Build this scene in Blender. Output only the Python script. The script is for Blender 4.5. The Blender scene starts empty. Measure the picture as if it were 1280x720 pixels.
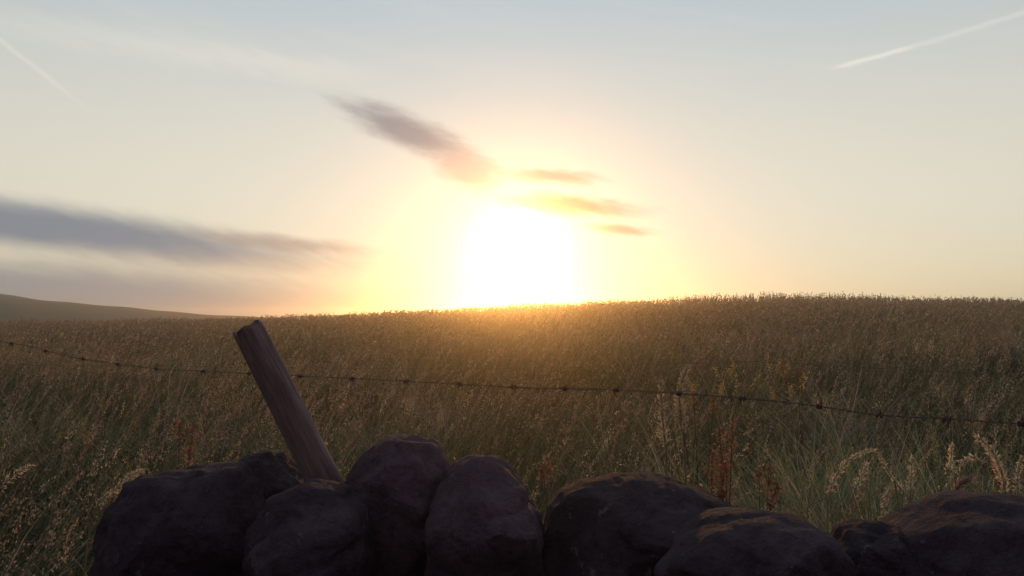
import bpy, bmesh, math, random
import numpy as np
from mathutils import Vector, Matrix, noise as mn

R = math.radians
rng = np.random.default_rng(7)
random.seed(7)
scene = bpy.context.scene
COL = scene.collection

# ------------------------------------------------------------------ camera
F = 1005.0                      # focal length in pixels of the 1280 wide photograph
CAM_Z = 1.70
PITCH = math.atan(40 / F)       # looking slightly up
cd = bpy.data.cameras.new('camera')
cam = bpy.data.objects.new('camera', cd)
COL.objects.link(cam)
cd.sensor_width = 36
cd.lens = 36 * F / 1280
cd.clip_start = 0.05
cd.clip_end = 3000
cam.location = (0, 0, CAM_Z)
cam.rotation_euler = (R(90) + PITCH, 0, 0)
scene.camera = cam
scene.render.film_transparent = False

def ray(px, py):
    """world direction through a point of the photograph, scaled so that y = 1"""
    x = (px - 640) / F
    z = (360 - py) / F
    c, s = math.cos(PITCH), math.sin(PITCH)
    wy, wz = c - s * z, s + c * z
    return x / wy, wz / wy

def at(px, py, Y):
    u, v = ray(px, py)
    return Vector((u * Y, Y, CAM_Z + v * Y))

def azel(px, py):
    u, v = ray(px, py)
    return math.atan2(u, 1), math.atan2(v, math.hypot(u, 1))

# ------------------------------------------------------------------ sun and sky
SUN_AZ, SUN_EL = azel(648, 312)
scene.view_settings.view_transform = 'Standard'
scene.view_settings.look = 'None'
scene.view_settings.gamma = 1
scene.view_settings.use_curve_mapping = False
scene.view_settings.exposure = 0.06

sd = bpy.data.lights.new('sun', 'SUN')
sd.energy = 2.0
sd.angle = R(0.5)
sd.color = (1.0, 0.44, 0.10)
sun = bpy.data.objects.new('sun', sd)
COL.objects.link(sun)
sdir = Vector((math.sin(SUN_AZ) * math.cos(SUN_EL), math.cos(SUN_AZ) * math.cos(SUN_EL), math.sin(SUN_EL)))
sun.rotation_euler = sdir.to_track_quat('Z', 'Y').to_euler()
sun.location = (0, 20, 30)

def srgb(r, g, b):
    f = lambda c: (c / 255 / 12.92) if c / 255 <= 0.04045 else ((c / 255 + 0.055) / 1.055) ** 2.4
    return (f(r), f(g), f(b), 1)

class NT:
    def __init__(self, tree):
        self.t = tree; self.n = tree.nodes; self.l = tree.links
    def new(self, typ, **kw):
        n = self.n.new(typ)
        for k, v in kw.items(): setattr(n, k, v)
        return n
    def put(self, sock, v):
        if isinstance(v, bpy.types.NodeSocket): self.l.new(v, sock)
        else: sock.default_value = v
    def m(self, op, a, b=0.0, c=None):
        n = self.new('ShaderNodeMath', operation=op)
        self.put(n.inputs[0], a); self.put(n.inputs[1], b)
        if c is not None: self.put(n.inputs[2], c)
        return n.outputs[0]
    def mapr(self, v, a, b, c=0.0, d=1.0, smooth=True):
        n = self.new('ShaderNodeMapRange', interpolation_type='SMOOTHSTEP' if smooth else 'LINEAR')
        n.clamp = True
        self.put(n.inputs['Value'], v)
        for k, x in (('From Min', a), ('From Max', b), ('To Min', c), ('To Max', d)): self.put(n.inputs[k], x)
        return n.outputs['Result']
    def mix(self, f, a, b, mode='MIX'):
        n = self.new('ShaderNodeMix', data_type='RGBA', blend_type=mode)
        self.put(n.inputs[0], f); self.put(n.inputs[6], a); self.put(n.inputs[7], b)
        return n.outputs[2]
    def noise(self, vec, scale, detail=4, rough=0.55, out='Fac'):
        n = self.new('ShaderNodeTexNoise')
        if vec is not None: self.l.new(vec, n.inputs['Vector'])
        n.inputs['Scale'].default_value = scale
        n.inputs['Detail'].default_value = detail
        n.inputs['Roughness'].default_value = rough
        return n.outputs[out]
    def comb(self, x, y, z=0.0):
        n = self.new('ShaderNodeCombineXYZ')
        self.put(n.inputs[0], x); self.put(n.inputs[1], y); self.put(n.inputs[2], z)
        return n.outputs[0]

w = bpy.data.worlds.new('World')
scene.world = w
w.use_nodes = True
W = NT(w.node_tree)
W.n.clear()
SKY_STRENGTH = 0.10
sky = W.new('ShaderNodeTexSky', sky_type='NISHITA')
sky.sun_disc = False
sky.sun_elevation = SUN_EL
sky.sun_rotation = SUN_AZ
sky.altitude = 200
sky.air_density = 1.0
sky.dust_density = 0.4
sky.ozone_density = 2.0
tc = W.new('ShaderNodeTexCoord')
sep = W.new('ShaderNodeSeparateXYZ')
W.l.new(tc.outputs['Generated'], sep.inputs[0])
X, Y_, Z = sep.outputs
AZ = W.m('ARCTAN2', X, Y_)
EL = W.m('ARCTAN2', Z, W.m('SQRT', W.m('ADD', W.m('MULTIPLY', X, X), W.m('MULTIPLY', Y_, Y_))))
skyc = sky.outputs[0]

K = 1.0 / SKY_STRENGTH          # cloud colours are given as they look after the strength
def kcol(r, g, b, gain=1.0):
    c = srgb(r, g, b)
    return (c[0] * K * gain, c[1] * K * gain, c[2] * K * gain, 1)

# grade: high thin veil of cloud makes the whole sky pale
veil_lo = W.mapr(EL, R(-2), R(9))
veil_hi = W.mapr(EL, R(7), R(30))
sunside = W.new('ShaderNodeVectorMath', operation='DOT_PRODUCT')
W.l.new(tc.outputs['Generated'], sunside.inputs[0])
sunside.inputs[1].default_value = sdir
ang = W.m('ARCCOSINE', W.m('MINIMUM', sunside.outputs['Value'], 0.999999))
front = W.mapr(ang, R(20), R(130), 1.0, 0.0)
vc = W.mix(veil_lo, kcol(234, 217, 178), kcol(230, 223, 203))
vc = W.mix(veil_hi, vc, kcol(172, 193, 208))
dimmed = W.mix(front, kcol(104, 94, 114), vc)
base = W.mix(0.88, skyc, dimmed)
# cirrus veil, faint wide streaks
st_vec = W.comb(W.m('MULTIPLY', W.m('ADD', AZ, W.m('MULTIPLY', EL, 0.5)), 3.0), W.m('MULTIPLY', W.m('ADD', EL, W.m('MULTIPLY', AZ, 0.16)), 26.0))
st = W.mapr(W.noise(st_vec, 1.0, 5, 0.6), 0.42, 0.75)
base = W.mix(W.m('MULTIPLY', st, W.mapr(EL, R(6), R(16), 0.0, 0.22)), base, kcol(218, 215, 205))
# bright air round the low sun
g1 = W.m('EXPONENT', W.m('MULTIPLY', W.m('POWER', W.m('DIVIDE', ang, R(2.5)), 2.0), -1.0))
g2 = W.m('EXPONENT', W.m('DIVIDE', ang, R(-8)))
glow = W.mix(g1, (0, 0, 0, 1), (0.5 * K, 0.6 * K, 0.9 * K, 1))
glow2 = W.mix(g2, (0, 0, 0, 1), (0.04 * K, 0.045 * K, 0.09 * K, 1))
base = W.mix(1.0, base, glow2, 'ADD')

warp = W.new('ShaderNodeSeparateColor')
W.l.new(W.noise(W.comb(W.m('MULTIPLY', AZ, 9.0), W.m('MULTIPLY', EL, 22.0)), 1.0, 5, 0.6, 'Color'), warp.inputs[0])
WX = W.m('SUBTRACT', warp.outputs[0], 0.5)
WY = W.m('SUBTRACT', warp.outputs[1], 0.5)
fine = W.noise(W.comb(W.m('MULTIPLY', W.m('ADD', AZ, W.m('MULTIPLY', EL, 0.8)), 26.0), W.m('MULTIPLY', W.m('ADD', EL, W.m('MULTIPLY', AZ, 0.25)), 80.0)), 1.0, 5, 0.62)

def cloud(base, px, py, a, b, slope, col, op, wob=1.0, soft=0.75, tex=0.35, asym=0.0):
    """lens shaped cloud in azimuth / elevation; a, b half sizes in degrees"""
    az0, el0 = azel(px, py)
    dx = W.m('ADD', W.m('SUBTRACT', AZ, az0), W.m('MULTIPLY', WX, R(2.0) * wob))
    dy = W.m('ADD', W.m('SUBTRACT', EL, el0), W.m('MULTIPLY', WY, R(1.3) * wob))
    c, s = math.cos(R(-slope)), math.sin(R(-slope))
    u = W.m('ADD', W.m('MULTIPLY', dx, c), W.m('MULTIPLY', dy, s))
    v = W.m('SUBTRACT', W.m('MULTIPLY', dy, c), W.m('MULTIPLY', dx, s))
    r = W.m('SQRT', W.m('ADD', W.m('POWER', W.m('ABSOLUTE', W.m('DIVIDE', u, R(a))), 2.0), W.m('POWER', W.m('ABSOLUTE', W.m('DIVIDE', v, R(b))), 2.0)))
    r = W.m('ADD', r, W.m('MULTIPLY', W.m('SUBTRACT', fine, 0.5), tex * 2))
    d = W.mapr(r, 1.0 + 0.15, 1.0 - soft)
    return W.mix(W.m('MULTIPLY', d, op), base, col)

# cloud bank low over the far hill, and the long dark bar above it
base = cloud(base, 60, 372, 28, 2.9, 2.0, kcol(146, 144, 146), 0.95, 0.7, 0.7, 0.12)
base = cloud(base, 250, 322, 13.5, 1.0, 5.0, kcol(215, 188, 158), 0.5, 0.8, 0.9, 0.3)
base = cloud(base, 60, 283, 22, 1.85, 5.5, kcol(122, 130, 142), 0.97, 0.55, 0.75, 0.15)
base = cloud(base, 355, 303, 7.5, 0.75, 5.0, kcol(158, 146, 140), 0.75, 0.8, 0.9, 0.3)
# broken clouds over the sun
base = W.mix(1.0, base, glow, 'ADD')
base = cloud(base, 583, 212, 3.1, 1.5, 24, kcol(184, 165, 160), 0.85, 0.9, 0.7, 0.35)
base = cloud(base, 508, 163, 6.2, 1.45, 19, kcol(134, 134, 142), 0.92, 1.0, 0.8, 0.3)
base = cloud(base, 690, 222, 4.2, 0.7, 4, kcol(162, 140, 142), 0.95, 0.7, 0.9, 0.4)
base = cloud(base, 715, 256, 6.4, 0.85, 5, kcol(142, 118, 122), 0.98, 0.8, 0.9, 0.4)
base = cloud(base, 775, 286, 3.0, 0.55, 4, kcol(152, 130, 134), 0.95, 0.6, 0.9, 0.4)

def trail(base, p, q, wdeg, col, op, fade):
    (a0, e0), (a1, e1) = azel(*p), azel(*q)
    L = math.hypot(a1 - a0, e1 - e0)
    c, s = (a1 - a0) / L, (e1 - e0) / L
    dx, dy = W.m('SUBTRACT', AZ, a0), W.m('SUBTRACT', EL, e0)
    u = W.m('DIVIDE', W.m('ADD', W.m('MULTIPLY', dx, c), W.m('MULTIPLY', dy, s)), L)
    v = W.m('SUBTRACT', W.m('MULTIPLY', dy, c), W.m('MULTIPLY', dx, s))
    bow = W.m('MULTIPLY', W.m('MULTIPLY', u, W.m('SUBTRACT', 1.0, u)), R(0.25))
    v = W.m('ADD', v, bow)
    v = W.m('ADD', v, W.m('MULTIPLY', W.m('SUBTRACT', fine, 0.5), R(wdeg) * 1.2))
    d = W.mapr(W.m('ABSOLUTE', v), R(wdeg), 0.0)
    along = W.m('MULTIPLY', W.mapr(u, 0.0, fade[0]), W.mapr(u, fade[1], fade[2], 1.0, fade[3]))
    return W.mix(W.m('MULTIPLY', W.m('MULTIPLY', d, along), op), base, col)
base = trail(base, (1030, 88), (1330, -2), 0.26, kcol(246, 238, 226), 0.5, (0.12, 0.33, 0.42, 0.45))
base = trail(base, (125, 150), (-20, 34), 0.26, kcol(236, 230, 216), 0.3, (0.5, 0.9, 1.4, 0.5))
base = trail(base, (520, 100), (60, 35), 1.4, kcol(228, 222, 210), 0.40, (0.3, 0.7, 1.2, 0.2))

bg = W.new('ShaderNodeBackground')
bg.inputs[1].default_value = SKY_STRENGTH
W.l.new(base, bg.inputs[0])
wo = W.new('ShaderNodeOutputWorld')
W.l.new(bg.outputs[0], wo.inputs[0])

# ------------------------------------------------------------------ helpers
def tag(o, label=None, cat=None, group=None, kind=None):
    if label: o['label'] = label
    if cat: o['category'] = cat
    if group: o['group'] = group
    if kind: o['kind'] = kind
    return o

def link(name, me, mat, parent=None):
    o = bpy.data.objects.new(name, me)
    COL.objects.link(o)
    if mat: me.materials.append(mat)
    if parent: o.parent = parent
    return o

def empty(name, loc):
    o = bpy.data.objects.new(name, None)
    o.empty_display_size = 0.1
    COL.objects.link(o)
    o.location = loc
    return o

def smooth(me):
    me.polygons.foreach_set('use_smooth', [True] * len(me.polygons))

def np_mesh(name, verts, faces, cols=None):
    """verts (n,3), faces (m,4) quads (last index repeated -1 for triangles not used)"""
    me = bpy.data.meshes.new(name)
    n, m = len(verts), len(faces)
    k = faces.shape[1]
    me.vertices.add(n); me.vertices.foreach_set('co', verts.astype(np.float32).ravel())
    me.loops.add(m * k); me.loops.foreach_set('vertex_index', faces.astype(np.int32).ravel())
    me.polygons.add(m)
    me.polygons.foreach_set('loop_start', (np.arange(m) * k).astype(np.int32))
    me.update(calc_edges=True)
    if cols is not None:
        a = me.color_attributes.new('tint', 'FLOAT_COLOR', 'POINT')
        c4 = np.ones((n, 4), np.float32); c4[:, :3] = cols
        a.data.foreach_set('color', c4.ravel())
    return me

# ------------------------------------------------------------------ terrain
CY = 46.0                        # distance of the crest of the field
_cx = np.array([-2500, -200, 0, 120, 200, 300, 400, 500, 640, 760, 900, 960, 1060, 1280, 1700, 4000], float)
_cy = np.array([409, 406, 404, 403, 402, 400, 396, 391, 383, 378.5, 375, 373.5, 374, 376, 380, 390], float)
_cv = (400 - _cy) / F
_cu = (_cx - 640) / F

def ground_z(x, y):
    """height of the soil (array friendly)"""
    x = np.asarray(x, float); y = np.asarray(y, float)
    yy = np.maximum(y, 0.5)
    u = np.clip(x / np.maximum(yy, 6.0), -3, 3)
    vc = np.interp(u, _cu, _cv)
    gh_far, gh_near = 0.42, 0.72
    z_crest = CAM_Z + CY * vc - gh_far
    z_near = 1.12 - gh_near
    t = np.clip((yy - 2.2) / (CY - 2.2), 0, 1)
    f = t * 1.12 - 0.12 * t * t
    z = z_near + (z_crest - z_near) * f
    # rounded shoulder behind the crest
    past = np.maximum(yy - CY, 0)
    z = z - 0.0009 * np.minimum(past, 60) ** 2 - 0.04 * np.maximum(past - 60, 0) * 0.5
    z = z + 0.05 * np.sin(x * 0.9 + 1.3) * np.sin(y * 0.7) * np.clip(yy / 8, 0, 1)
    # camera side of the wall: a little lower
    side = np.clip((1.75 - y) / 0.4, 0, 1) * np.clip((x + 0.95) / 0.3, 0, 1)
    z = z - 0.18 * side
    return np.maximum(z, -8)

def grid_sheet(name, xs, ys, zf):
    gx, gy = np.meshgrid(xs, ys)
    v = np.stack([gx.ravel(), gy.ravel(), zf(gx, gy).ravel()], 1)
    nx, ny = len(xs), len(ys)
    i = np.arange((nx - 1) * (ny - 1)); r_, c_ = i // (nx - 1), i % (nx - 1)
    a = r_ * nx + c_
    f = np.stack([a, a + 1, a + nx + 1, a + nx], 1)
    me = np_mesh(name, v, f); smooth(me)
    return me

def soil_mat():
    m = bpy.data.materials.new('soil'); m.use_nodes = True
    T = NT(m.node_tree); b = T.n['Principled BSDF']
    tcn = T.new('ShaderNodeTexCoord')
    n1 = T.noise(tcn.outputs['Object'], 0.7, 6, 0.6)
    n2 = T.noise(tcn.outputs['Object'], 14, 5, 0.7)
    c = T.mix(T.mapr(n1, 0.35, 0.65), (0.045, 0.042, 0.02, 1), (0.09, 0.062, 0.035, 1))
    c = T.mix(T.mapr(n2, 0.4, 0.7), c, (0.03, 0.034, 0.015, 1))
    T.l.new(c, b.inputs['Base Color'])
    b.inputs['Roughness'].default_value = 1; b.inputs['Specular IOR Level'].default_value = 0.1
    bp = T.new('ShaderNodeBump'); bp.inputs['Strength'].default_value = 0.8; bp.inputs['Distance'].default_value = 0.05
    T.l.new(n2, bp.inputs['Height']); T.l.new(bp.outputs[0], b.inputs['Normal'])
    return m

xs = np.concatenate([np.linspace(-380, -45, 30), np.linspace(-40, 40, 110), np.linspace(45, 380, 30)])
ys = np.concatenate([np.linspace(-60, 0, 10), np.linspace(0.4, 8, 40), np.linspace(8.5, 70, 90), np.linspace(75, 460, 40)])
field = link('ground', grid_sheet('ground', xs, ys, ground_z), soil_mat())
tag(field, kind='structure')

# far hill on the left
_hx = np.array([-900, -300, -60, 0, 60, 120, 200, 300, 340, 420, 600, 900, 2500], float)
_hy = np.array([366.5, 366.5, 367, 368.5, 376, 382, 388.5, 395.5, 397.5, 401, 410, 425, 470], float)
def hill_z(x, y):
    u = x / np.maximum(y, 1)
    v = np.interp(u, (_hx - 640) / F, (400 - _hy) / F)
    zc = CAM_Z + 175.0 * v
    t = (y - 175.0) / 75.0
    z = zc - 7.0 * t * t * np.where(t < 0, 1.0, 0.6)
    return z + 0.12 * np.sin(x * 0.21) + 0.08 * np.sin(x * 0.53 + y * 0.3)
def hill_mat():
    m = bpy.data.materials.new('hill_pasture'); m.use_nodes = True
    T = NT(m.node_tree); b = T.n['Principled BSDF']
    tcn = T.new('ShaderNodeTexCoord')
    n1 = T.noise(tcn.outputs['Object'], 0.06, 6, 0.65)
    n2 = T.noise(tcn.outputs['Object'], 1.2, 5, 0.7)
    c = T.mix(T.mapr(n1, 0.35, 0.65), (0.010, 0.050, 0.030, 1), (0.020, 0.062, 0.036, 1))
    c = T.mix(T.mapr(n2, 0.5, 0.8), c, (0.022, 0.032, 0.016, 1))
    T.l.new(c, b.inputs['Base Color']); b.inputs['Roughness'].default_value = 1
    b.inputs['Specular IOR Level'].default_value = 0.1
    return m
hill = link('hill', grid_sheet('hill', np.linspace(-330, 60, 160), np.linspace(95, 260, 60), hill_z), hill_mat())
tag(hill, kind='structure')

# ------------------------------------------------------------------ grass
def foliage_mat(name, transl=0.35, rough=0.75):
    m = bpy.data.materials.new(name); m.use_nodes = True
    T = NT(m.node_tree); T.n.clear()
    at_ = T.new('ShaderNodeAttribute', attribute_name='tint')
    tcn = T.new('ShaderNodeTexCoord')
    nz = T.noise(tcn.outputs['Object'], 35, 3, 0.6)
    col = T.mix(1.0, at_.outputs['Color'], T.mix(nz, (0.6, 0.6, 0.6, 1), (1.35, 1.3, 1.25, 1)), 'MULTIPLY')
    d = T.new('ShaderNodeBsdfPrincipled'); T.l.new(col, d.inputs['Base Color'])
    d.inputs['Roughness'].default_value = rough; d.inputs['Specular IOR Level'].default_value = 0.12
    tr = T.new('ShaderNodeBsdfTranslucent'); T.l.new(col, tr.inputs['Color'])
    mx = T.new('ShaderNodeMixShader'); mx.inputs[0].default_value = transl
    T.l.new(d.outputs[0], mx.inputs[1]); T.l.new(tr.outputs[0], mx.inputs[2])
    o = T.new('ShaderNodeOutputMaterial'); T.l.new(mx.outputs[0], o.inputs[0])
    return m
M_GRASS = foliage_mat('grass_blade')
M_SEED = foliage_mat('grass_seed', 0.48, 0.9)

def lowfreq(x, y, s, seed):
    r = np.random.default_rng(seed)
    out = np.zeros_like(x)
    for k in range(7):
        a = r.uniform(0, 2 * np.pi); f = r.uniform(0.5, 1.8) / s; p = r.uniform(0, 6.28)
        out += np.sin((x * np.cos(a) + y * np.sin(a)) * f * 2 * np.pi / 3 + p)
    return out / 4.0

def strips(x, y, z, h, wd, lean_dir, lean, droop, seg, c0, c1, face=None):
    """curved tapering ribbons; all inputs arrays of length n"""
    n = len(x)
    t = np.linspace(0, 1, seg + 1)[None, :]
    L = h[:, None]
    bend = lean[:, None] * t + droop[:, None] * t ** 2.6
    hx = np.cos(lean_dir)[:, None] * bend * L
    hy = np.sin(lean_dir)[:, None] * bend * L
    up = L * (t - 0.45 * droop[:, None] * t ** 3)
    cx, cy, cz = x[:, None] + hx, y[:, None] + hy, z[:, None] + up
    fa = rng.uniform(0, np.pi, n) if face is None else face
    wt = wd[:, None] * np.where(t < 0.15, 0.75 + t * 1.6, 1.0) * (1 - t ** 2.2) * 0.5 + wd[:, None] * 0.04
    ox, oy = np.cos(fa)[:, None] * wt, np.sin(fa)[:, None] * wt
    a = np.stack([cx - ox, cy - oy, cz], 2); b = np.stack([cx + ox, cy + oy, cz + 0 * wt], 2)
    v = np.stack([a, b], 2).reshape(n, (seg + 1) * 2, 3)
    base = (np.arange(n) * (seg + 1) * 2)[:, None]
    k = np.arange(seg)[None, :]
    f = np.stack([base + 2 * k, base + 2 * k + 1, base + 2 * k + 3, base + 2 * k + 2], 2).reshape(-1, 4)
    tt = np.repeat(t, 2, axis=1).reshape(1, -1, 1) if False else np.repeat(t[0], 2)[None, :, None]
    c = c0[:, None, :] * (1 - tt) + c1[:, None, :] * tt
    return v.reshape(-1, 3), f, c.reshape(-1, 3)

def diamonds(p, d, ln, wd, col):
    """small spikelets: a flat rhombus along d"""
    n = len(p)
    rnd = rng.normal(size=(n, 3))
    s = np.cross(d, rnd); s /= np.linalg.norm(s, axis=1, keepdims=True) + 1e-9
    v = np.stack([p, p + d * ln[:, None] * 0.45 + s * wd[:, None] * 0.5, p + d * ln[:, None], p + d * ln[:, None] * 0.45 - s * wd[:, None] * 0.5], 1)
    f = np.arange(n * 4).reshape(n, 4)
    return v.reshape(-1, 3), f, np.repeat(col, 4, axis=0)

class Bag:
    def __init__(self): self.v, self.f, self.c, self.n = [], [], [], 0
    def add(self, vfc):
        v, f, c = vfc
        self.v.append(v); self.f.append(f + self.n); self.c.append(c); self.n += len(v)
    def build(self, name, mat, parent=None):
        me = np_mesh(name, np.concatenate(self.v), np.concatenate(self.f), np.concatenate(self.c))
        return link(name, me, mat, parent)

def scatter(y0, y1, dens, half=0.80, pad=0.6):
    """points over the wedge the camera can see (and some way to either side)"""
    n = int(dens * (half * (y1 ** 2 - y0 ** 2) + 2 * pad * (y1 - y0)))
    t = rng.random(n)
    y = np.sqrt(y0 ** 2 + t * (y1 ** 2 - y0 ** 2))
    x = rng.uniform(-1, 1, n) * (half * y + pad)
    return x, y

GREEN = np.array([0.105, 0.14, 0.065]); DKGREEN = np.array([0.052, 0.076, 0.036])
TAN = np.array([0.30, 0.27, 0.17]); STRAW = np.array([0.46, 0.42, 0.31]); PINK = np.array([0.30, 0.215, 0.175])
RUST = np.array([0.23, 0.115, 0.078]); OLIVE = np.array([0.15, 0.14, 0.07])

def leafcol(x, y, n):
    k = np.clip(0.5 + 0.45 * lowfreq(x, y, 2.2, 11) + rng.normal(0, 0.22, n), 0, 1)[:, None]
    q = (rng.random(n) < (0.16 + 0.10 * np.clip(lowfreq(x, y, 5, 12), -1, 1)))[:, None]
    c = DKGREEN * (1 - k) + GREEN * k
    c = np.where(q, OLIVE * 0.6 + TAN * 0.4, c)
    return c * rng.uniform(0.7, 1.3, (n, 1))

def headcol(x, y, n):
    k = np.clip(0.45 + 0.5 * lowfreq(x, y, 3.5, 21) + rng.normal(0, 0.25, n), 0, 1)[:, None]
    c = TAN * (1 - k) + PINK * k
    q = (rng.random(n) < 0.14)[:, None]
    c = np.where(q, STRAW, c)
    far = np.clip((y - 10) / 30, 0, 1)[:, None]
    return (c * (1 - far * 0.15)) * rng.uniform(0.75, 1.25, (n, 1))

def in_wall(x, y):
    return (y < 2.02) & (x > -0.92)

grass = Bag(); seeds = Bag()
LEAN = R(8)     # the wind bends everything towards the right of the picture
for (y0, y1, dl, dh, seg, nsp) in ((1.25, 3.2, 1500, 150, 5, 26), (3.2, 6.0, 900, 170, 4, 20), (6.0, 11.0, 420, 120, 3, 12),
                                   (11.0, 20.0, 130, 50, 2, 6), (20.0, 34.0, 48, 22, 2, 4), (34.0, 58.0, 22, 13, 2, 3)):
    x, y = scatter(y0, y1, dl)
    keep = ~in_wall(x, y); x, y = x[keep], y[keep]; n = len(x)
    z = ground_z(x, y) - 0.02
    tall = 1 + 0.16 * lowfreq(x, y, 1.6, 31) + 0.16 * lowfreq(x, y, 0.45, 32)
    far = np.clip((y - 8) / 30, 0, 1)
    h = (0.62 - 0.22 * far) * tall * rng.uniform(0.55, 1.12, n)
    pxw = y / 800.0
    wd = np.maximum(rng.uniform(0.0035, 0.0075, n), pxw * rng.uniform(0.5, 1.1, n))
    ld = LEAN + rng.normal(0, 1.0, n)
    c = leafcol(x, y, n)
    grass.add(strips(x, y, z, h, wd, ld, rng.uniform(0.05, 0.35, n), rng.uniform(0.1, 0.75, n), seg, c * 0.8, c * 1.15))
    # flowering stems
    x, y = scatter(y0, y1, dh)
    keep = ~in_wall(x, y); x, y = x[keep], y[keep]
    clump = lowfreq(x, y, 1.1, 44); keep = rng.random(len(x)) < np.clip(0.6 + 0.5 * clump, 0.15, 1); x, y = x[keep], y[keep]
    n = len(x); z = ground_z(x, y) - 0.02
    far = np.clip((y - 8) / 30, 0, 1)
    h = (0.80 - 0.26 * far) * (1 + 0.12 * lowfreq(x, y, 2.0, 33) + 0.08 * lowfreq(x, y, 0.5, 34)) * rng.uniform(0.72, 1.15, n)
    wd = np.maximum(0.0022, y / 800.0 * 0.45) * np.ones(n)
    ld = LEAN + rng.normal(0, 0.55, n)
    lean, droop = rng.uniform(0.02, 0.28, n), rng.uniform(0.02, 0.35, n)
    hc = headcol(x, y, n)
    sc_ = (OLIVE + TAN)[None, :] * 0.45 * rng.uniform(0.7, 1.2, (n, 1))
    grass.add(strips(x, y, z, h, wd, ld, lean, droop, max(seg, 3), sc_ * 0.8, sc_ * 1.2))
    hl = rng.uniform(0.12, 0.22, n)     # share of the stem that carries the head
    t = 1 - hl[:, None] * rng.random((n, nsp)) ** 0.85
    bend = lean[:, None] * t + droop[:, None] * t ** 2.6
    P = np.stack([x[:, None] + np.cos(ld)[:, None] * bend * h[:, None],
                  y[:, None] + np.sin(ld)[:, None] * bend * h[:, None],
                  z[:, None] + h[:, None] * (t - 0.45 * droop[:, None] * t ** 3)], 2).reshape(-1, 3)
    rel = ((1 - t) / hl[:, None]).ravel()
    dirs = np.stack([np.cos(ld) * (lean + 1.6 * droop), np.sin(ld) * (lean + 1.6 * droop), 1 - 0.9 * droop], 1)
    dirs = np.repeat(dirs, nsp, axis=0) + rng.normal(0, 0.42, (n * nsp, 3))
    dirs /= np.linalg.norm(dirs, axis=1, keepdims=True)
    pw = np.repeat(y / 800.0, nsp)
    P = P + rng.normal(0, 1, P.shape) * (0.003 + 0.004 * rel)[:, None]
    ln = np.maximum(rng.uniform(0.007, 0.017, n * nsp), pw * 1.9) * (0.6 + 0.5 * rel)
    wdd = np.maximum(rng.uniform(0.003, 0.0065, n * nsp), pw * 0.85)
    seeds.add(diamonds(P, dirs, ln, wdd, np.repeat(hc, nsp, axis=0) * rng.uniform(0.75, 1.3, (n * nsp, 1))))
# tussocks: fans of long pale blades, they break the sward into clumps
def tussocks(m, y0, y1, xs_=None, k=34, hh=(0.55, 0.85), paler=1.0):
    if xs_ is None:
        tx, ty = scatter(y0, y1, 1.0)
        tx, ty = tx[:0], ty[:0]
        t = rng.random(m); ty = np.sqrt(y0 ** 2 + t * (y1 ** 2 - y0 ** 2)); tx = rng.uniform(-1, 1, m) * (0.78 * ty + 0.5)
    else:
        ty = rng.uniform(y0, y1, m); tx = rng.uniform(xs_[0], xs_[1], m) * ty
    keep = ~in_wall(tx, ty); tx, ty = tx[keep], ty[keep]; m = len(tx)
    th = rng.uniform(*hh, m); kind = rng.random(m)
    x = np.repeat(tx, k); y = np.repeat(ty, k); n = m * k
    a = rng.uniform(0, 2 * np.pi, n); rad = np.abs(rng.normal(0, 0.05, n))
    x = x + np.cos(a) * rad; y = y + np.sin(a) * rad
    kk = np.repeat(kind, k)[:, None]
    c = np.where(kk < 0.45, (GREEN * 1.2 + OLIVE * 0.3) * paler, np.where(kk < 0.75, (TAN * 0.55 + OLIVE * 0.5) * paler, STRAW * 0.8 * paler)) * rng.uniform(0.7, 1.3, (n, 1))
    h = np.repeat(th, k) * rng.uniform(0.6, 1.1, n)
    wd = np.maximum(rng.uniform(0.003, 0.007, n), y / 800.0 * 0.8)
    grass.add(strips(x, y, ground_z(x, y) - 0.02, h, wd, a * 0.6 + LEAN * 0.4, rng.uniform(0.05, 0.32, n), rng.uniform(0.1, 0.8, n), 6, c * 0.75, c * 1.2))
tussocks(260, 2.1, 6.0)
tussocks(420, 6.0, 16.0, k=22, hh=(0.6, 0.95))
tussocks(300, 16.0, 40.0, k=16, hh=(0.4, 0.75))
tussocks(100, 2.08, 3.8, (0.20, 0.75), 34, (0.6, 0.95), 1.3)

# tall fringe standing up along the crest, thickest on the right half
n = 3600
u = np.concatenate([rng.uniform(-0.75, 0.75, n // 2), rng.normal(0.34, 0.11, n // 2)])
y = rng.uniform(CY - 4, CY + 2, n); x = u * y
cl = lowfreq(x, y, 1.3, 71); keep = rng.random(n) < np.clip(0.45 + 0.6 * cl, 0.08, 1)
x, y, u = x[keep], y[keep], u[keep]; n = len(x)
z = ground_z(x, y); h = rng.uniform(0.42, 0.68, n) + 0.22 * np.exp(-((u - 0.33) / 0.14) ** 2) * rng.random(n) + 0.10 * (rng.random(n) < 0.1)
oc = np.repeat((OLIVE * 0.6 + TAN * 0.2)[None, :], n, 0)
ld = rng.uniform(0, 6.28, n); le = rng.uniform(0, 0.25, n); dr = rng.uniform(0, 0.3, n)
grass.add(strips(x, y, z, h, np.full(n, 0.022), ld, le, dr, 3, oc, oc))
for k in range(3):
    t = 1 - 0.16 * k - 0.05
    b_ = le * t + dr * t ** 2.6
    P = np.stack([x + np.cos(ld) * b_ * h, y + np.sin(ld) * b_ * h, z + h * (t - 0.45 * dr * t ** 3)], 1)
    dd = rng.normal(0, 0.5, (n, 3)) + np.array([0, 0, 1.0]); dd /= np.linalg.norm(dd, axis=1, keepdims=True)
    seeds.add(diamonds(P, dd, np.full(n, 0.10), np.full(n, 0.045), oc))

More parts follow.
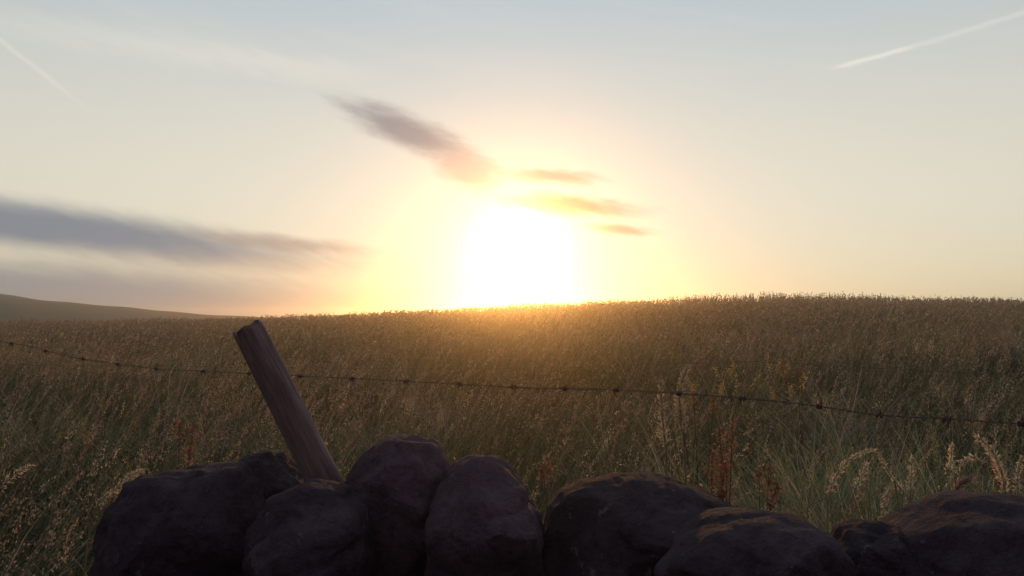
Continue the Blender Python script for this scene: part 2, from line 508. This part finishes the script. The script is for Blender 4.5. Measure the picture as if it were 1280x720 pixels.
tag(grass.build('grass', M_GRASS), 'green and olive meadow grass covering the whole field up to the crest', 'grass', kind='stuff')
tag(seeds.build('seed_heads', M_SEED), 'pale brown and pinkish seed heads swaying over the meadow grass', 'seed heads', kind='stuff')

# ------------------------------------------------------------------ single plants that stand out
def tube_pts(pts, radii, sides=5):
    """numpy tube through points"""
    pts = np.array(pts, float); n = len(pts)
    d = np.gradient(pts, axis=0); d /= np.linalg.norm(d, axis=1, keepdims=True) + 1e-12
    ref = np.array([0.0, 1.0, 0.0])
    s = np.cross(d, ref); bad = np.linalg.norm(s, axis=1) < 1e-3; s[bad] = (1, 0, 0)
    s /= np.linalg.norm(s, axis=1, keepdims=True); t = np.cross(d, s)
    a = np.linspace(0, 2 * np.pi, sides, endpoint=False)
    r = np.array(radii)[:, None, None]
    v = pts[:, None, :] + r * (np.cos(a)[None, :, None] * s[:, None, :] + np.sin(a)[None, :, None] * t[:, None, :])
    i, j = np.meshgrid(np.arange(n - 1), np.arange(sides), indexing='ij')
    i, j = i.ravel(), j.ravel(); k = (j + 1) % sides
    f = np.stack([i * sides + j, i * sides + k, (i + 1) * sides + k, (i + 1) * sides + j], 1)
    return v.reshape(-1, 3), f

def bez(p0, p1, p2, n):
    t = np.linspace(0, 1, n)[:, None]
    return (1 - t) ** 2 * np.array(p0) + 2 * t * (1 - t) * np.array(p1) + t ** 2 * np.array(p2)

def stalk(label, px0, py0, pxm, pym, px1, py1, Y, hc, head=0.35, fat=1.0, leaf=True, name='grass_stalk', spike=90):
    """one arching stalk whose visible run goes through three picture points at distance Y; rooted in the soil"""
    b0 = at(px0, py0, Y); m = at(pxm, pym, Y - 0.03); e = at(px1, py1, Y - 0.05)
    ctrl = 2 * m - 0.5 * (b0 + e)
    pts = bez(b0, ctrl, e, 26)
    d0 = pts[1] - pts[0]; d0 /= np.linalg.norm(d0)
    gz = float(ground_z(b0.x, b0.y)) - 0.02
    root_p = np.array([b0.x - 0.03 * np.sign(d0[0]), b0.y, gz])
    low = bez(root_p, np.array([b0.x - d0[0] * 0.12, b0.y, (gz + b0.z) / 2]), b0, 10)[:-1]
    pts = np.concatenate([low, pts]); n = len(pts)
    o = empty(name, root_p)
    tag(o, label, 'grass stalk', 'tall seeding grass stalks behind the wall')
    loc = pts - root_p
    rad = np.linspace(0.0016, 0.0008, n) * fat
    v, f = tube_pts(loc, rad)
    c = np.array(hc) * 0.55 + OLIVE * 0.5
    link('stem', np_mesh('stem', v, f, np.repeat(c[None, :], len(v), 0)), M_GRASS, o)
    # panicle
    i0 = int(n - 26 * head * 1.0); hp = loc[i0:]
    k = int(spike * 1.8)
    s = rng.random(k) * (len(hp) - 1.001); i = s.astype(int); fr = (s - i)[:, None]
    P = hp[i] * (1 - fr) + hp[i + 1] * fr
    D = hp[i + 1] - hp[i]; D /= np.linalg.norm(D, axis=1, keepdims=True)
    tip = s / (len(hp) - 1)
    sp = rng.normal(0, 1, (k, 3)); D2 = D + sp * 0.45; D2 /= np.linalg.norm(D2, axis=1, keepdims=True)
    P = P + sp * (0.0026 * (1.15 - tip))[:, None] * fat
    b = Bag(); cc = np.array(hc)[None, :] * rng.uniform(0.7, 1.35, (k, 1))
    b.add(diamonds(P, D2, rng.uniform(0.005, 0.010, k) * fat, rng.uniform(0.0014, 0.0026, k) * fat, cc))
    b.build('seed_head', M_SEED, o)
    if leaf:
        b = Bag()
        q = loc[n // 4][None, :]
        for sgn in (1, -1):
            b.add(strips(q[:, 0], q[:, 1], q[:, 2], np.array([0.22]), np.array([0.006]), np.array([0.2 if sgn > 0 else 2.9]),
                         np.array([0.35]), np.array([0.6]), 6, GREEN[None, :], OLIVE[None, :]))
        b.build('leaf', M_GRASS, o)
    return o

ST = STRAW * 1.25
stalk('pale stalk arching up to the right, tallest of the three left of the bare straw', 1034, 652, 1048, 590, 1092, 562, 1.95, ST, 0.75, 1.2, spike=150)
stalk('short straw coloured stalk inside the arc of the big arching stalk', 1064, 625, 1072, 605, 1084, 580, 2.1, STRAW * 1.3, 0.6, 1.1)
stalk('pale stalk bending over to the left beside the upright pair', 1150, 640, 1118, 600, 1098, 566, 2.0, STRAW * 1.2, 0.7, 1.1)
stalk('upright stalk with a straight bright straw stem above the right boulder gap', 1138, 660, 1138, 620, 1140, 572, 1.95, ST, 0.45, 1.3, spike=120)
stalk('short drooping stalk hanging against the dip between two end stones', 1118, 600, 1108, 622, 1103, 655, 1.9, ST * 0.9, 0.85, 1.2, leaf=False)
stalk('straight golden straw standing upright left of the fluffy seed clump', 1186, 640, 1187, 600, 1190, 556, 1.9, STRAW * 1.5, 0.35, 1.2)
stalk('pale curved stalk bending left over the fluffy seed clump', 1236, 625, 1218, 572, 1184, 606, 1.9, ST, 0.6, 1.2, leaf=False)
stalk('whitish stalk leaning up to the left near the end of the wall', 1255, 612, 1242, 570, 1221, 546, 1.85, ST * 1.1, 0.85, 1.4, spike=150)
stalk('thick pale stalk beside the whitish leaning one', 1256, 640, 1254, 600, 1240, 562, 1.85, ST, 0.7, 1.4, spike=130)
stalk('pale stalk cut by the picture edge above the biggest end stone', 1276, 632, 1272, 600, 1278, 572, 1.9, ST * 0.9, 0.8, 1.3)
stalk('fluffy stalk nodding just behind the largest end stone', 1190, 640, 1196, 612, 1212, 598, 1.85, PINK * 1.4, 0.8, 1.6, leaf=False, spike=160)
stalk('bleached stalk leaning to the right at the foot of the meadow, nearest the left boulder', 186, 628, 166, 604, 176, 588, 1.9, STRAW, 0.5, 1.0, leaf=False)
stalk('thin bleached stalk lying over the left boulder shoulder', 128, 640, 150, 605, 178, 588, 1.75, STRAW * 1.1, 0.7, 1.0, leaf=False)
stalk('low pale stalk leaning right below the bleached one', 112, 660, 124, 630, 136, 618, 1.7, STRAW * 1.1, 0.6, 1.0, leaf=False)
stalk('pale grass stalk leaning in at the far left edge of the field', -20, 640, 6, 604, 40, 582, 1.7, STRAW * 1.1, 0.6, 1.1, leaf=False)
stalk('upright slim stalk above the saddle between post stone and flat stone', 549, 552, 550, 535, 551, 508, 2.3, STRAW * 0.8, 0.6, 1.0)
stalk('thin stalk with small head standing left of the rust red dock', 856, 560, 855, 535, 857, 505, 2.2, STRAW * 0.9, 0.6, 1.0)
stalk('soft pale grey plume above the dark lichened boulder', 832, 560, 828, 520, 826, 478, 2.5, STRAW * 0.95, 0.9, 2.0, leaf=False, spike=200)
stalk('tall soft plume brushing the barbed wire', 852, 520, 850, 490, 860, 458, 2.7, STRAW * 0.9, 0.9, 2.0, leaf=False, spike=200)

for i in range(30):
    px = 940 + 340 * (i + 0.5 + rng.uniform(-0.5, 0.5)) / 30; Yd = rng.uniform(2.1, 2.9)
    ty = rng.uniform(545, 610) - (Yd - 2.1) * 60; by = 655; lean_px = rng.normal(8, 22)
    stalk('slender pale seeding stalk in the thin stand around the bigger plumes near the end boulder', px, by, px + lean_px * 0.25, (ty + by) / 2, px + lean_px, ty, Yd,
          (STRAW * rng.uniform(0.6, 1.15) if rng.random() < 0.6 else (GREEN * 1.6 + STRAW * 0.3)), rng.uniform(0.3, 0.6), rng.uniform(0.7, 1.0), leaf=rng.random() < 0.5, spike=60)

def dock(label, px, py, Y, hpx, spread, seed, name='dock_plant', col=RUST * 1.15, cat='dock plant', group='rust red docks in the meadow'):
    r = np.random.default_rng(seed)
    spread *= 1.5
    top = at(px, py, Y); gz = float(ground_z(top.x, top.y)) - 0.02
    base = np.array([top.x, top.y, gz]); H = top.z - gz; HL = hpx / F * Y
    o = empty(name, base); tag(o, label, cat, group)
    for k in range(3):
        e = np.array([r.normal(0, spread), r.normal(0, spread), H * r.uniform(0.88, 1.0)])
        pts = bez((0, 0, 0), (e[0] * 0.2, e[1] * 0.2, H * 0.6), e, 16)
        v, f = tube_pts(pts, np.linspace(0.0035, 0.0012, 16))
        link('stem', np_mesh('stem', v, f, np.repeat((col * 0.7)[None, :], len(v), 0)), M_GRASS, o)
        nn = 95
        t = 1 - r.random(nn) * min(0.8, HL / H); s = t * 14.99; i = np.minimum(s.astype(int), 14); fr = (s - i)[:, None]
        P = pts[i] * (1 - fr) + pts[i + 1] * fr
        wob = 0.004 + 0.013 * (np.sin(t * 75 + k) > 0.0)
        dv = r.normal(0, 1, (nn, 3)); dv[:, 2] *= 0.5
        P = P + dv * wob[:, None] * 0.6
        dv /= np.linalg.norm(dv, axis=1, keepdims=True)
        b = Bag(); b.add(diamonds(P, dv, r.uniform(0.006, 0.012, nn), r.uniform(0.005, 0.009, nn), col[None, :] * r.uniform(0.6, 1.4, (nn, 1))))
        b.build('seed_spike', M_SEED, o)
    b = Bag(); m = 5; a = r.uniform(0, 6.28, m); z_ = np.zeros(m)
    b.add(strips(z_, z_, np.full(m, 0.05), r.uniform(0.25, 0.4, m), np.full(m, 0.04), a, np.full(m, 0.4), np.full(m, 0.5), 6, np.repeat(GREEN[None, :], m, 0), np.repeat((RUST * 0.5 + GREEN * 0.5)[None, :], m, 0)))
    b.build('leaf', M_GRASS, o)

dock('bright rust red dock, largest of the red plants, under the barbed wire', 905, 505, 2.7, 70, 0.05, 1)
dock('rust red dock leaning left at the foot of the largest red one', 884, 560, 2.4, 50, 0.03, 2)
dock('dull red dock low behind the dark lichened boulder', 915, 585, 2.3, 40, 0.03, 3)
dock('small red dock rising over the barbed wire', 875, 488, 3.2, 28, 0.03, 4)
dock('reddish brown dock beyond the wire near the yellow tufts', 1002, 448, 4.8, 30, 0.06, 5)
dock('dull red dock right of the largest red one', 950, 560, 2.6, 40, 0.04, 6)
dock('faint brownish dock left of the leaning post', 222, 520, 3.0, 34, 0.05, 7)
dock('small rusty dock at the far right edge under the wire', 1270, 556, 2.2, 30, 0.03, 8)
dock('small brown dock above the gap between the two central stones', 700, 560, 3.0, 30, 0.04, 9)
YEL = np.array([0.60, 0.46, 0.17])
for i, (px, py, Y, lab) in enumerate(((925, 446, 6.0, 'yellowish flowering tuft, the one left in the yellow row beyond the wire'),
                                      (962, 440, 6.2, 'tallest yellowish flowering tuft in the row beyond the wire'),
                                      (985, 462, 5.2, 'yellowish flowering tuft nearest the reddish brown dock'),
                                      (892, 462, 5.4, 'low yellowish flowering tuft near the thin plain wire'))):
    dock(lab, px, py, Y, 26, 0.08, 20 + i, 'flowering_tuft', YEL, 'wild flower', 'yellow tufts beyond the wire')

# ------------------------------------------------------------------ stones
def stone_mat(name, a, b_, lichen=0.12):
    m = bpy.data.materials.new(name); m.use_nodes = True
    T = NT(m.node_tree); b = T.n['Principled BSDF']
    tcn = T.new('ShaderNodeTexCoord'); o = tcn.outputs['Object']
    n1 = T.noise(o, 5, 8, 0.62); n2 = T.noise(o, 60, 5, 0.7); n3 = T.noise(o, 30, 7, 0.62)
    c = T.mix(T.mapr(n1, 0.35, 0.65), a, b_)
    c = T.mix(T.mapr(n2, 0.45, 0.75, 0, 0.6), c, (a[0] * 0.5, a[1] * 0.5, a[2] * 0.5, 1))
    li = T.mapr(n3, 0.64 - lichen * 0.2, 0.70)
    c = T.mix(T.m('MULTIPLY', li, 0.75), c, (0.15, 0.15, 0.148, 1))
    T.l.new(c, b.inputs['Base Color']); b.inputs['Roughness'].default_value = 1.0
    b.inputs['Specular IOR Level'].default_value = 0.06
    bp = T.new('ShaderNodeBump'); bp.inputs['Strength'].default_value = 0.9; bp.inputs['Distance'].default_value = 0.014
    hsum = T.m('ADD', T.m('MULTIPLY', n2, 1.0), T.m('ADD', n3, n1))
    T.l.new(hsum, bp.inputs['Height']); T.l.new(bp.outputs[0], b.inputs['Normal'])
    return m
S1 = stone_mat('gritstone', (0.050, 0.040, 0.047, 1), (0.088, 0.070, 0.080, 1))
S2 = stone_mat('dark_gritstone', (0.042, 0.034, 0.040, 1), (0.074, 0.060, 0.068, 1), 0.25)
S3 = stone_mat('glare_gritstone', (0.080, 0.056, 0.068, 1), (0.13, 0.092, 0.108, 1))  # lighter, purpler gritstone: lens glare put into the stone colour

def stone_mesh(name, outline, Y, depth, seed, rough=0.012, sq=0.62, flat=0.35, rings=56, seg=110):
    """a rock: outline points of the picture give its silhouette at distance Y, it has real depth"""
    P = [at(px, py, Y) for px, py in outline]
    cx = sum(p.x for p in P) / len(P); cz = sum(p.z for p in P) / len(P)
    C = Vector((cx, Y, cz))
    pol = sorted((math.atan2(p.z - cz, p.x - cx), math.hypot(p.x - cx, p.z - cz)) for p in P)
    A = np.array([q[0] for q in pol]); Rr = np.array([q[1] for q in pol])
    A = np.concatenate([A - 2 * np.pi, A, A + 2 * np.pi]); Rr = np.concatenate([Rr] * 3)
    th = np.linspace(-np.pi, np.pi, seg, endpoint=False)
    # resample polygon edges exactly then soften a little
    rr = np.empty(seg)
    px_, pz_ = np.cos(A) * Rr, np.sin(A) * Rr
    for i, t in enumerate(th):
        k = np.searchsorted(A, t) - 1
        x1, z1, x2, z2 = px_[k], pz_[k], px_[k + 1], pz_[k + 1]
        c, s = math.cos(t), math.sin(t)
        den = c * (z2 - z1) - s * (x2 - x1)
        rr[i] = (x1 * (z2 - z1) - z1 * (x2 - x1)) / den if abs(den) > 1e-9 else Rr[k]
    ker = np.array([1, 2, 3, 2, 1.0]); ker /= ker.sum()
    rr = np.convolve(np.concatenate([rr[-2:], rr, rr[:2]]), ker, 'valid')
    vs, fs = [], []
    for j in range(1, rings):
        ph = -math.pi / 2 + math.pi * j / rings
        s = abs(math.cos(ph)) ** sq
        d = math.copysign(abs(math.sin(ph)) ** 0.8, math.sin(ph)) * depth / 2
        for i, t in enumerate(th):
            vs.append(Vector((math.cos(t) * rr[i] * s, d, math.sin(t) * rr[i] * s)))
    top, bot = len(vs), len(vs) + 1
    vs.append(Vector((0, -depth / 2, 0))); vs.append(Vector((0, depth / 2, 0)))
    for j in range(rings - 2):
        for i in range(seg):
            a = j * seg + i; b = j * seg + (i + 1) % seg
            fs.append((a, b, b + seg, a + seg))
    for i in range(seg):
        fs.append((top, (i + 1) % seg, i)); q = (rings - 2) * seg
        fs.append((bot, q + i, q + (i + 1) % seg))
    off = Vector((seed * 3.7, seed * 1.9, seed * 5.3))
    # planar chips
    rr_ = random.Random(seed)
    size = float(np.mean(rr))
    planes = []
    for k in range(11):
        nrm = Vector((rr_.uniform(-1, 1), rr_.uniform(-1.5, 0.3), rr_.uniform(-0.5, 1))).normalized()
        if abs(nrm.y) < 0.35: nrm.y = -0.5; nrm.normalize()
        planes.append((nrm, rr_.uniform(0.68, 0.93)))
    ext = [max(v.dot(nrm) for v in vs) for nrm, _ in planes]
    out = []
    for v in vs:
        p = v.copy()
        for (nrm, k), e in zip(planes, ext):
            dd = p.dot(nrm) - e * k
            if dd > 0: p -= nrm * dd * 0.92
        q = p + off
        nn = p.normalized() if p.length > 1e-6 else Vector((0, 1, 0))
        p += nn * (mn.fractal(q * 7, 0.9, 2.0, 4) * rough * 1.1 + mn.fractal(q * 34, 0.8, 2.0, 4) * rough * 0.35 - max(0, mn.noise(q * 16)) * rough * 0.9 - max(0, 0.12 - abs(mn.noise(q * 6))) * rough * 6)
        out.append(p)
    me = bpy.data.meshes.new(name); me.from_pydata(out, [], fs); me.update(); smooth(me)
    return me, C

def stone(label, outline, Y, depth, seed, mat, **kw):
    me, C = stone_mesh('wall_stone', outline, Y, depth, seed, **kw)
    o = link('wall_stone', me, mat); o.location = C
    return tag(o, label, 'stone', 'loose stones capping the dry stone wall')

stone('broad dark boulder at the left end of the wall, left of the leaning post',
      [(138, 735), (144, 672), (152, 622), (178, 594), (215, 588), (255, 585), (292, 580), (316, 590), (332, 640), (330, 735), (230, 760)], 1.72, 0.42, 3, S1)
stone('small pointed stone tucked against the left side of the leaning post',
      [(288, 640), (292, 592), (306, 570), (330, 564), (352, 566), (366, 584), (384, 606), (392, 650), (340, 668)], 1.84, 0.24, 5, S1)
stone('low rounded stone in front of the foot of the leaning post',
      [(300, 735), (312, 660), (340, 622), (382, 603), (426, 610), (456, 640), (474, 735), (390, 760)], 1.55, 0.30, 8, S1)
stone('tall block shaped stone right of the leaning post with a peaked top',
      [(426, 640), (432, 596), (448, 570), (472, 552), (492, 545), (516, 549), (546, 552), (558, 574), (566, 620), (560, 730), (500, 760), (440, 730)], 1.74, 0.34, 11, S3)
stone('rounded glare-tinted stone whose back slopes away beside the central gap',
      [(530, 735), (538, 650), (549, 596), (572, 578), (602, 571), (628, 578), (652, 604), (668, 634), (678, 672), (684, 735), (610, 770)], 1.60, 0.34, 14, S3)
stone('wide dark boulder with pale lichen spots and a flat top, mid wall',
      [(664, 735), (680, 664), (688, 634), (708, 614), (742, 606), (776, 600), (838, 600), (862, 606), (884, 622), (918, 632), (940, 650), (948, 735), (810, 790)], 1.66, 0.44, 17, S2)
stone('smooth domed stone with a pale rim, lowest of the capping stones',
      [(812, 740), (832, 706), (858, 676), (890, 652), (920, 646), (964, 645), (1000, 652), (1030, 668), (1052, 700), (1062, 745), (940, 800)], 1.36, 0.36, 20, S1)
stone('small low stone between the domed stone and the big end stone',
      [(1040, 740), (1052, 690), (1062, 664), (1088, 655), (1124, 658), (1150, 674), (1158, 740), (1100, 770)], 1.52, 0.26, 23, S2)
stone('biggest boulder at the end of the wall under the pale drooping stalks',
      [(1098, 740), (1116, 690), (1142, 668), (1178, 648), (1210, 634), (1250, 628), (1290, 630), (1340, 640), (1380, 668), (1400, 740), (1250, 800)], 1.46, 0.44, 26, S1)

# the standing wall below, one mesh: coursed rough stones with dark joints
def wall_body():
    bm = bmesh.new()
    rr = random.Random(5)
    z0 = 0.02
    for (ya, sgn) in ((1.44, -1), (1.88, 1)):
        z = z0
        row = 0
        while z < 1.05:
            hh = rr.uniform(0.12, 0.18)
            x = -0.92 + rr.uniform(0, 0.1)
            while x < 4.2:
                ww = rr.uniform(0.2, 0.42)
                r = bmesh.ops.create_icosphere(bm, subdivisions=3, radius=0.5)
                off = Vector((rr.uniform(0, 90), rr.uniform(0, 90), rr.uniform(0, 90)))
                for v in r['verts']:
                    p = v.co.copy()
                    m_ = max(abs(p.x), abs(p.y), abs(p.z)); p *= (0.5 / m_) * 0.55 + 0.45
                    p *= 0.92
                    p = Vector((p.x * (ww + 0.02), p.y * 0.34, p.z * (hh + 0.02)))
                    p += p.normalized() * mn.fractal((p + off) * 9, 0.9, 2, 4) * 0.016
                    v.co = p + Vector((x + ww / 2, ya + rr.uniform(-.002, .002), z + hh / 2))
                x += ww + 0.004
            z += hh; row += 1
    for f in bm.faces: f.smooth = True
    # packed rubble core
    r = bmesh.ops.create_cube(bm, size=1)
    for v in r['verts']: v.co = Vector((1.66 + v.co.x * 5.0, 1.66 + v.co.y * 0.34, 0.55 + v.co.z * 1.0))
    me = bpy.data.meshes.new('stone_wall'); bm.to_mesh(me); bm.free()
    return me
wl = link('stone_wall', wall_body(), S1)
tag(wl, 'dry stone wall of rough coursed gritstone carrying the loose capping stones', 'wall')

# ------------------------------------------------------------------ leaning post
def wood_mat():
    m = bpy.data.materials.new('weathered_wood'); m.use_nodes = True
    T = NT(m.node_tree); b = T.n['Principled BSDF']
    tcn = T.new('ShaderNodeTexCoord')
    mp = T.new('ShaderNodeMapping'); mp.inputs['Scale'].default_value = (30, 30, 3.0)
    T.l.new(tcn.outputs['Object'], mp.inputs[0])
    n1 = T.noise(mp.outputs[0], 2.6, 10, 0.75)
    n2 = T.noise(tcn.outputs['Object'], 9, 5, 0.6)
    c = T.mix(T.mapr(n1, 0.3, 0.7), (0.13, 0.090, 0.085, 1), (0.26, 0.19, 0.175, 1))
    c = T.mix(T.mapr(n2, 0.5, 0.75, 0, 0.5), c, (0.12, 0.115, 0.105, 1))
    T.l.new(c, b.inputs['Base Color']); b.inputs['Roughness'].default_value = 1.0
    b.inputs['Specular IOR Level'].default_value = 0.05
    bp = T.new('ShaderNodeBump'); bp.inputs['Strength'].default_value = 0.7; bp.inputs['Distance'].default_value = 0.004
    T.l.new(n1, bp.inputs['Height']); T.l.new(bp.outputs[0], b.inputs['Normal'])
    return m
def post():
    top = at(309, 410, 1.72); bot = at(421, 630, 1.76)
    axis = (top - bot); L = axis.length; axis.normalize()
    foot = bot - axis * 0.32; L += 0.32
    seg, rings = 64, 90
    vs, fs = [], []
    for j in range(rings + 1):
        t = j / rings; s = t * L
        r = 0.0415 - 0.0100 * t
        for i in range(seg):
            a = 2 * math.pi * i / seg
            q = Vector((math.cos(a) * 1.6, math.sin(a) * 1.6, s * 3))
            rad = r * (1 + 0.11 * mn.noise(q) + 0.045 * mn.noise(Vector((math.cos(a) * 9, math.sin(a) * 9, s * 5))))
            # drying cracks
            ck = mn.noise(Vector((math.cos(a) * 6 + 4, math.sin(a) * 6, s * 1.2)))
            if ck > 0.30: rad -= 0.004 * min(1, (ck - 0.30) / 0.06)
            bx = 0.006 * math.sin(s * 5)
            zz = s + (0.012 * mn.noise(Vector((math.cos(a) * 2.5, math.sin(a) * 2.5, 7))) * max(0, (t - 0.95) / 0.05))
            if t > 0.985:
                rad *= 0.99 - 0.03 * (t - 0.985) / 0.015
            vs.append(Vector((math.cos(a) * rad + bx, math.sin(a) * rad, zz)))
    c0 = len(vs)
    for k in range(8, -1, -1):           # rough sawn, slightly weathered end grain
        f_ = k / 8.0
        if k == 0: vs.append(Vector((0.006 * math.sin(L * 5), 0, L + 0.004))); break
        for i in range(seg):
            a = 2 * math.pi * i / seg
            q = 0.0305 * f_ * 0.98
            dz = 0.012 * mn.noise(Vector((math.cos(a) * 2.5, math.sin(a) * 2.5, 7))) * f_ + 0.003 * (1 - f_) + 0.004 * mn.noise(Vector((math.cos(a) * f_ * 4, math.sin(a) * f_ * 4, 3)))
            vs.append(Vector((math.cos(a) * q + 0.006 * math.sin(L * 5), math.sin(a) * q, L + dz)))
    nr = rings + 1 + 8
    for j in range(nr - 1):
        for i in range(seg):
            a, b = j * seg + i, j * seg + (i + 1) % seg
            fs.append((a, b, b + seg, a + seg))
    for i in range(seg):
        fs.append(((nr - 1) * seg + i, (nr - 1) * seg + (i + 1) % seg, len(vs) - 1))
    fs.append(tuple(reversed(range(seg))))
    me = bpy.data.meshes.new('fence_post'); me.from_pydata(vs, [], fs); me.update(); smooth(me)
    o = link('fence_post', me, wood_mat()); o.location = foot
    o.rotation_euler = axis.to_track_quat('Z', 'Y').to_euler()
    tag(o, 'weathered round wooden fence post leaning to the left out of the wall', 'fence post')
post()

# ------------------------------------------------------------------ wires
def metal(name, c, rough=0.55, met=0.8):
    m = bpy.data.materials.new(name); m.use_nodes = True
    T = NT(m.node_tree); b = T.n['Principled BSDF']
    tcn = T.new('ShaderNodeTexCoord')
    n = T.noise(tcn.outputs['Object'], 90, 5, 0.7)
    T.l.new(T.mix(T.mapr(n, 0.35, 0.65), c, (0.10, 0.045, 0.025, 1)), b.inputs['Base Color'])
    b.inputs['Roughness'].default_value = rough; b.inputs['Metallic'].default_value = met
    return m
RUSTY = metal('rusty_wire', (0.15, 0.115, 0.10, 1), 0.9, 0.0)

def catmull(P, n):
    P = [2 * P[0] - P[1]] + P + [2 * P[-1] - P[-2]]
    out = []
    for i in range(1, len(P) - 2):
        for k in range(n):
            t = k / n
            a, b, c, d = P[i - 1:i + 3]
            out.append(0.5 * ((2 * b) + (c - a) * t + (2 * a - 5 * b + 4 * c - d) * t * t + (3 * b - a - 3 * c + d) * t ** 3))
    out.append(P[-2])
    return out

def barbed():
    ctrl = [(-900, 330, 5.4), (-300, 385, 3.9), (0, 427, 3.05), (58, 439, 2.95), (105, 449, 2.85), (195, 461, 2.65), (255, 464, 2.52), (330, 468, 2.36), (480, 475, 2.05),
            (640, 484, 1.76), (760, 487, 1.66), (880, 494, 1.56), (1000, 505, 1.47), (1100, 519, 1.40), (1180, 523, 1.34), (1280, 530, 1.27), (1500, 540, 1.12), (2100, 560, 0.85)]
    path = catmull([at(*c) for c in ctrl], 60)
    P = np.array([tuple(p) for p in path])
    seg = np.linalg.norm(np.diff(P, axis=0), axis=1); S = np.concatenate([[0], np.cumsum(seg)])
    n = int(S[-1] / 0.004); s = np.linspace(0, S[-1], n)
    Q = np.stack([np.interp(s, S, P[:, k]) for k in range(3)], 1)
    d = np.gradient(Q, axis=0); d /= np.linalg.norm(d, axis=1, keepdims=True)
    up = np.array([0, 0, 1.0]); a = np.cross(d, up); a /= np.linalg.norm(a, axis=1, keepdims=True); b = np.cross(a, d)
    root = empty('barbed_wire', Q[0]); tag(root, 'rusty twisted barbed wire sagging across the meadow behind the leaning post', 'barbed wire')
    for ph in (0, math.pi):
        an = s / 0.022 * math.pi * 0.9 + ph
        off = 0.0011 * (np.cos(an)[:, None] * a + np.sin(an)[:, None] * b)
        v, f = tube_pts(Q + off - Q[0], np.full(n, 0.0007), 6)
        me = np_mesh('strand', v, f); smooth(me); link('strand', me, RUSTY, root)
    # barbs at the places where the photograph shows them, and on at the same spacing
    px_ = 640 + F * (P[:, 0] / P[:, 1])
    marks = [15, 58, 105, 148, 196, 255, 312, 375, 440, 507, 575, 642, 706, 770, 846, 925, 1021, 1096, 1180, 1270]
    for m in marks:
        s0 = float(np.interp(m, px_, S))
        i = int(np.searchsorted(s, s0)); i = min(max(i, 2), n - 3)
        c = Q[i] - Q[0]; D, A_, B_ = d[i], a[i], b[i]
        bag_v, bag_f, nv = [], [], 0
        for q, sg in ((0, 1), (1, -1)):
            th0 = rng.uniform(0, 6.28)
            # two tight turns round the strands with a straight point at either end
            pts = []
            e0 = th0
            r0 = 0.0038
            st_ = c + D * (sg * 0.003)
            radial = lambda t: math.cos(t) * A_ + math.sin(t) * B_
            tang = lambda t: -math.sin(t) * A_ + math.cos(t) * B_
            pts.append(st_ + radial(e0) * r0 - tang(e0) * 0.017)
            for k in range(17):
                t = e0 + k / 16 * 2 * math.pi * 1.5
                pts.append(st_ + radial(t) * r0 + D * (k / 16 - 0.5) * 0.004)
            pts.append(pts[-1] + tang(e0 + 3 * math.pi) * 0.017)
            v, f = tube_pts(np.array(pts), np.array([0.0003] + [0.0014] * 17 + [0.0003]), 5)
            bag_v.append(v); bag_f.append(f + nv); nv += len(v)
        me = np_mesh('barb', np.concatenate(bag_v), np.concatenate(bag_f)); smooth(me)
        link('barb', me, RUSTY, root)
barbed()

def plain():
    ctrl = [(-300, 452, 9.0), (200, 458, 8.0), (600, 461, 7.2), (860, 454, 6.6), (935, 452, 6.4), (1000, 455, 6.2), (1300, 470, 5.6), (1900, 490, 4.8)]
    P = np.array([tuple(p) for p in catmull([at(*c) for c in ctrl], 20)])
    v, f = tube_pts(P - P[0], np.full(len(P), 0.0015), 6)
    me = np_mesh('plain_wire', v, f); smooth(me); o = link('plain_wire', me, RUSTY); o.location = P[0]
    tag(o, 'thin plain wire half lost in the grass beyond the barbed wire', 'wire')
plain()

# ------------------------------------------------------------------ added volume box, scatters sunlight to imitate lens glare
def glare_haze():
    bm = bmesh.new(); r = bmesh.ops.create_cube(bm, size=1)
    x0, x1, y0, y1, z0, z1 = -400, 400, -80, 480, -10, 8.0
    for v in r['verts']:
        v.co = Vector(((x0 + x1) / 2 + v.co.x * (x1 - x0), (y0 + y1) / 2 + v.co.y * (y1 - y0), (z0 + z1) / 2 + v.co.z * (z1 - z0)))
    me = bpy.data.meshes.new('glare_haze'); bm.to_mesh(me); bm.free()
    m = bpy.data.materials.new('glare_haze'); m.use_nodes = True
    T = NT(m.node_tree); T.n.clear()
    p = T.new('ShaderNodeVolumePrincipled')
    p.inputs['Color'].default_value = (0.95, 0.92, 0.88, 1)
    p.inputs['Density'].default_value = 0.0026
    p.inputs['Anisotropy'].default_value = 0.91
    o = T.new('ShaderNodeOutputMaterial'); T.l.new(p.outputs[0], o.inputs['Volume'])
    return tag(link('glare_haze', me, m), 'added warm volume imitating lens glare over the meadow', 'glare_haze', kind='stuff')
glare_haze()
scene.cycles.volume_bounces = 0
scene.cycles.max_bounces = 6
scene.cycles.transparent_max_bounces = 8
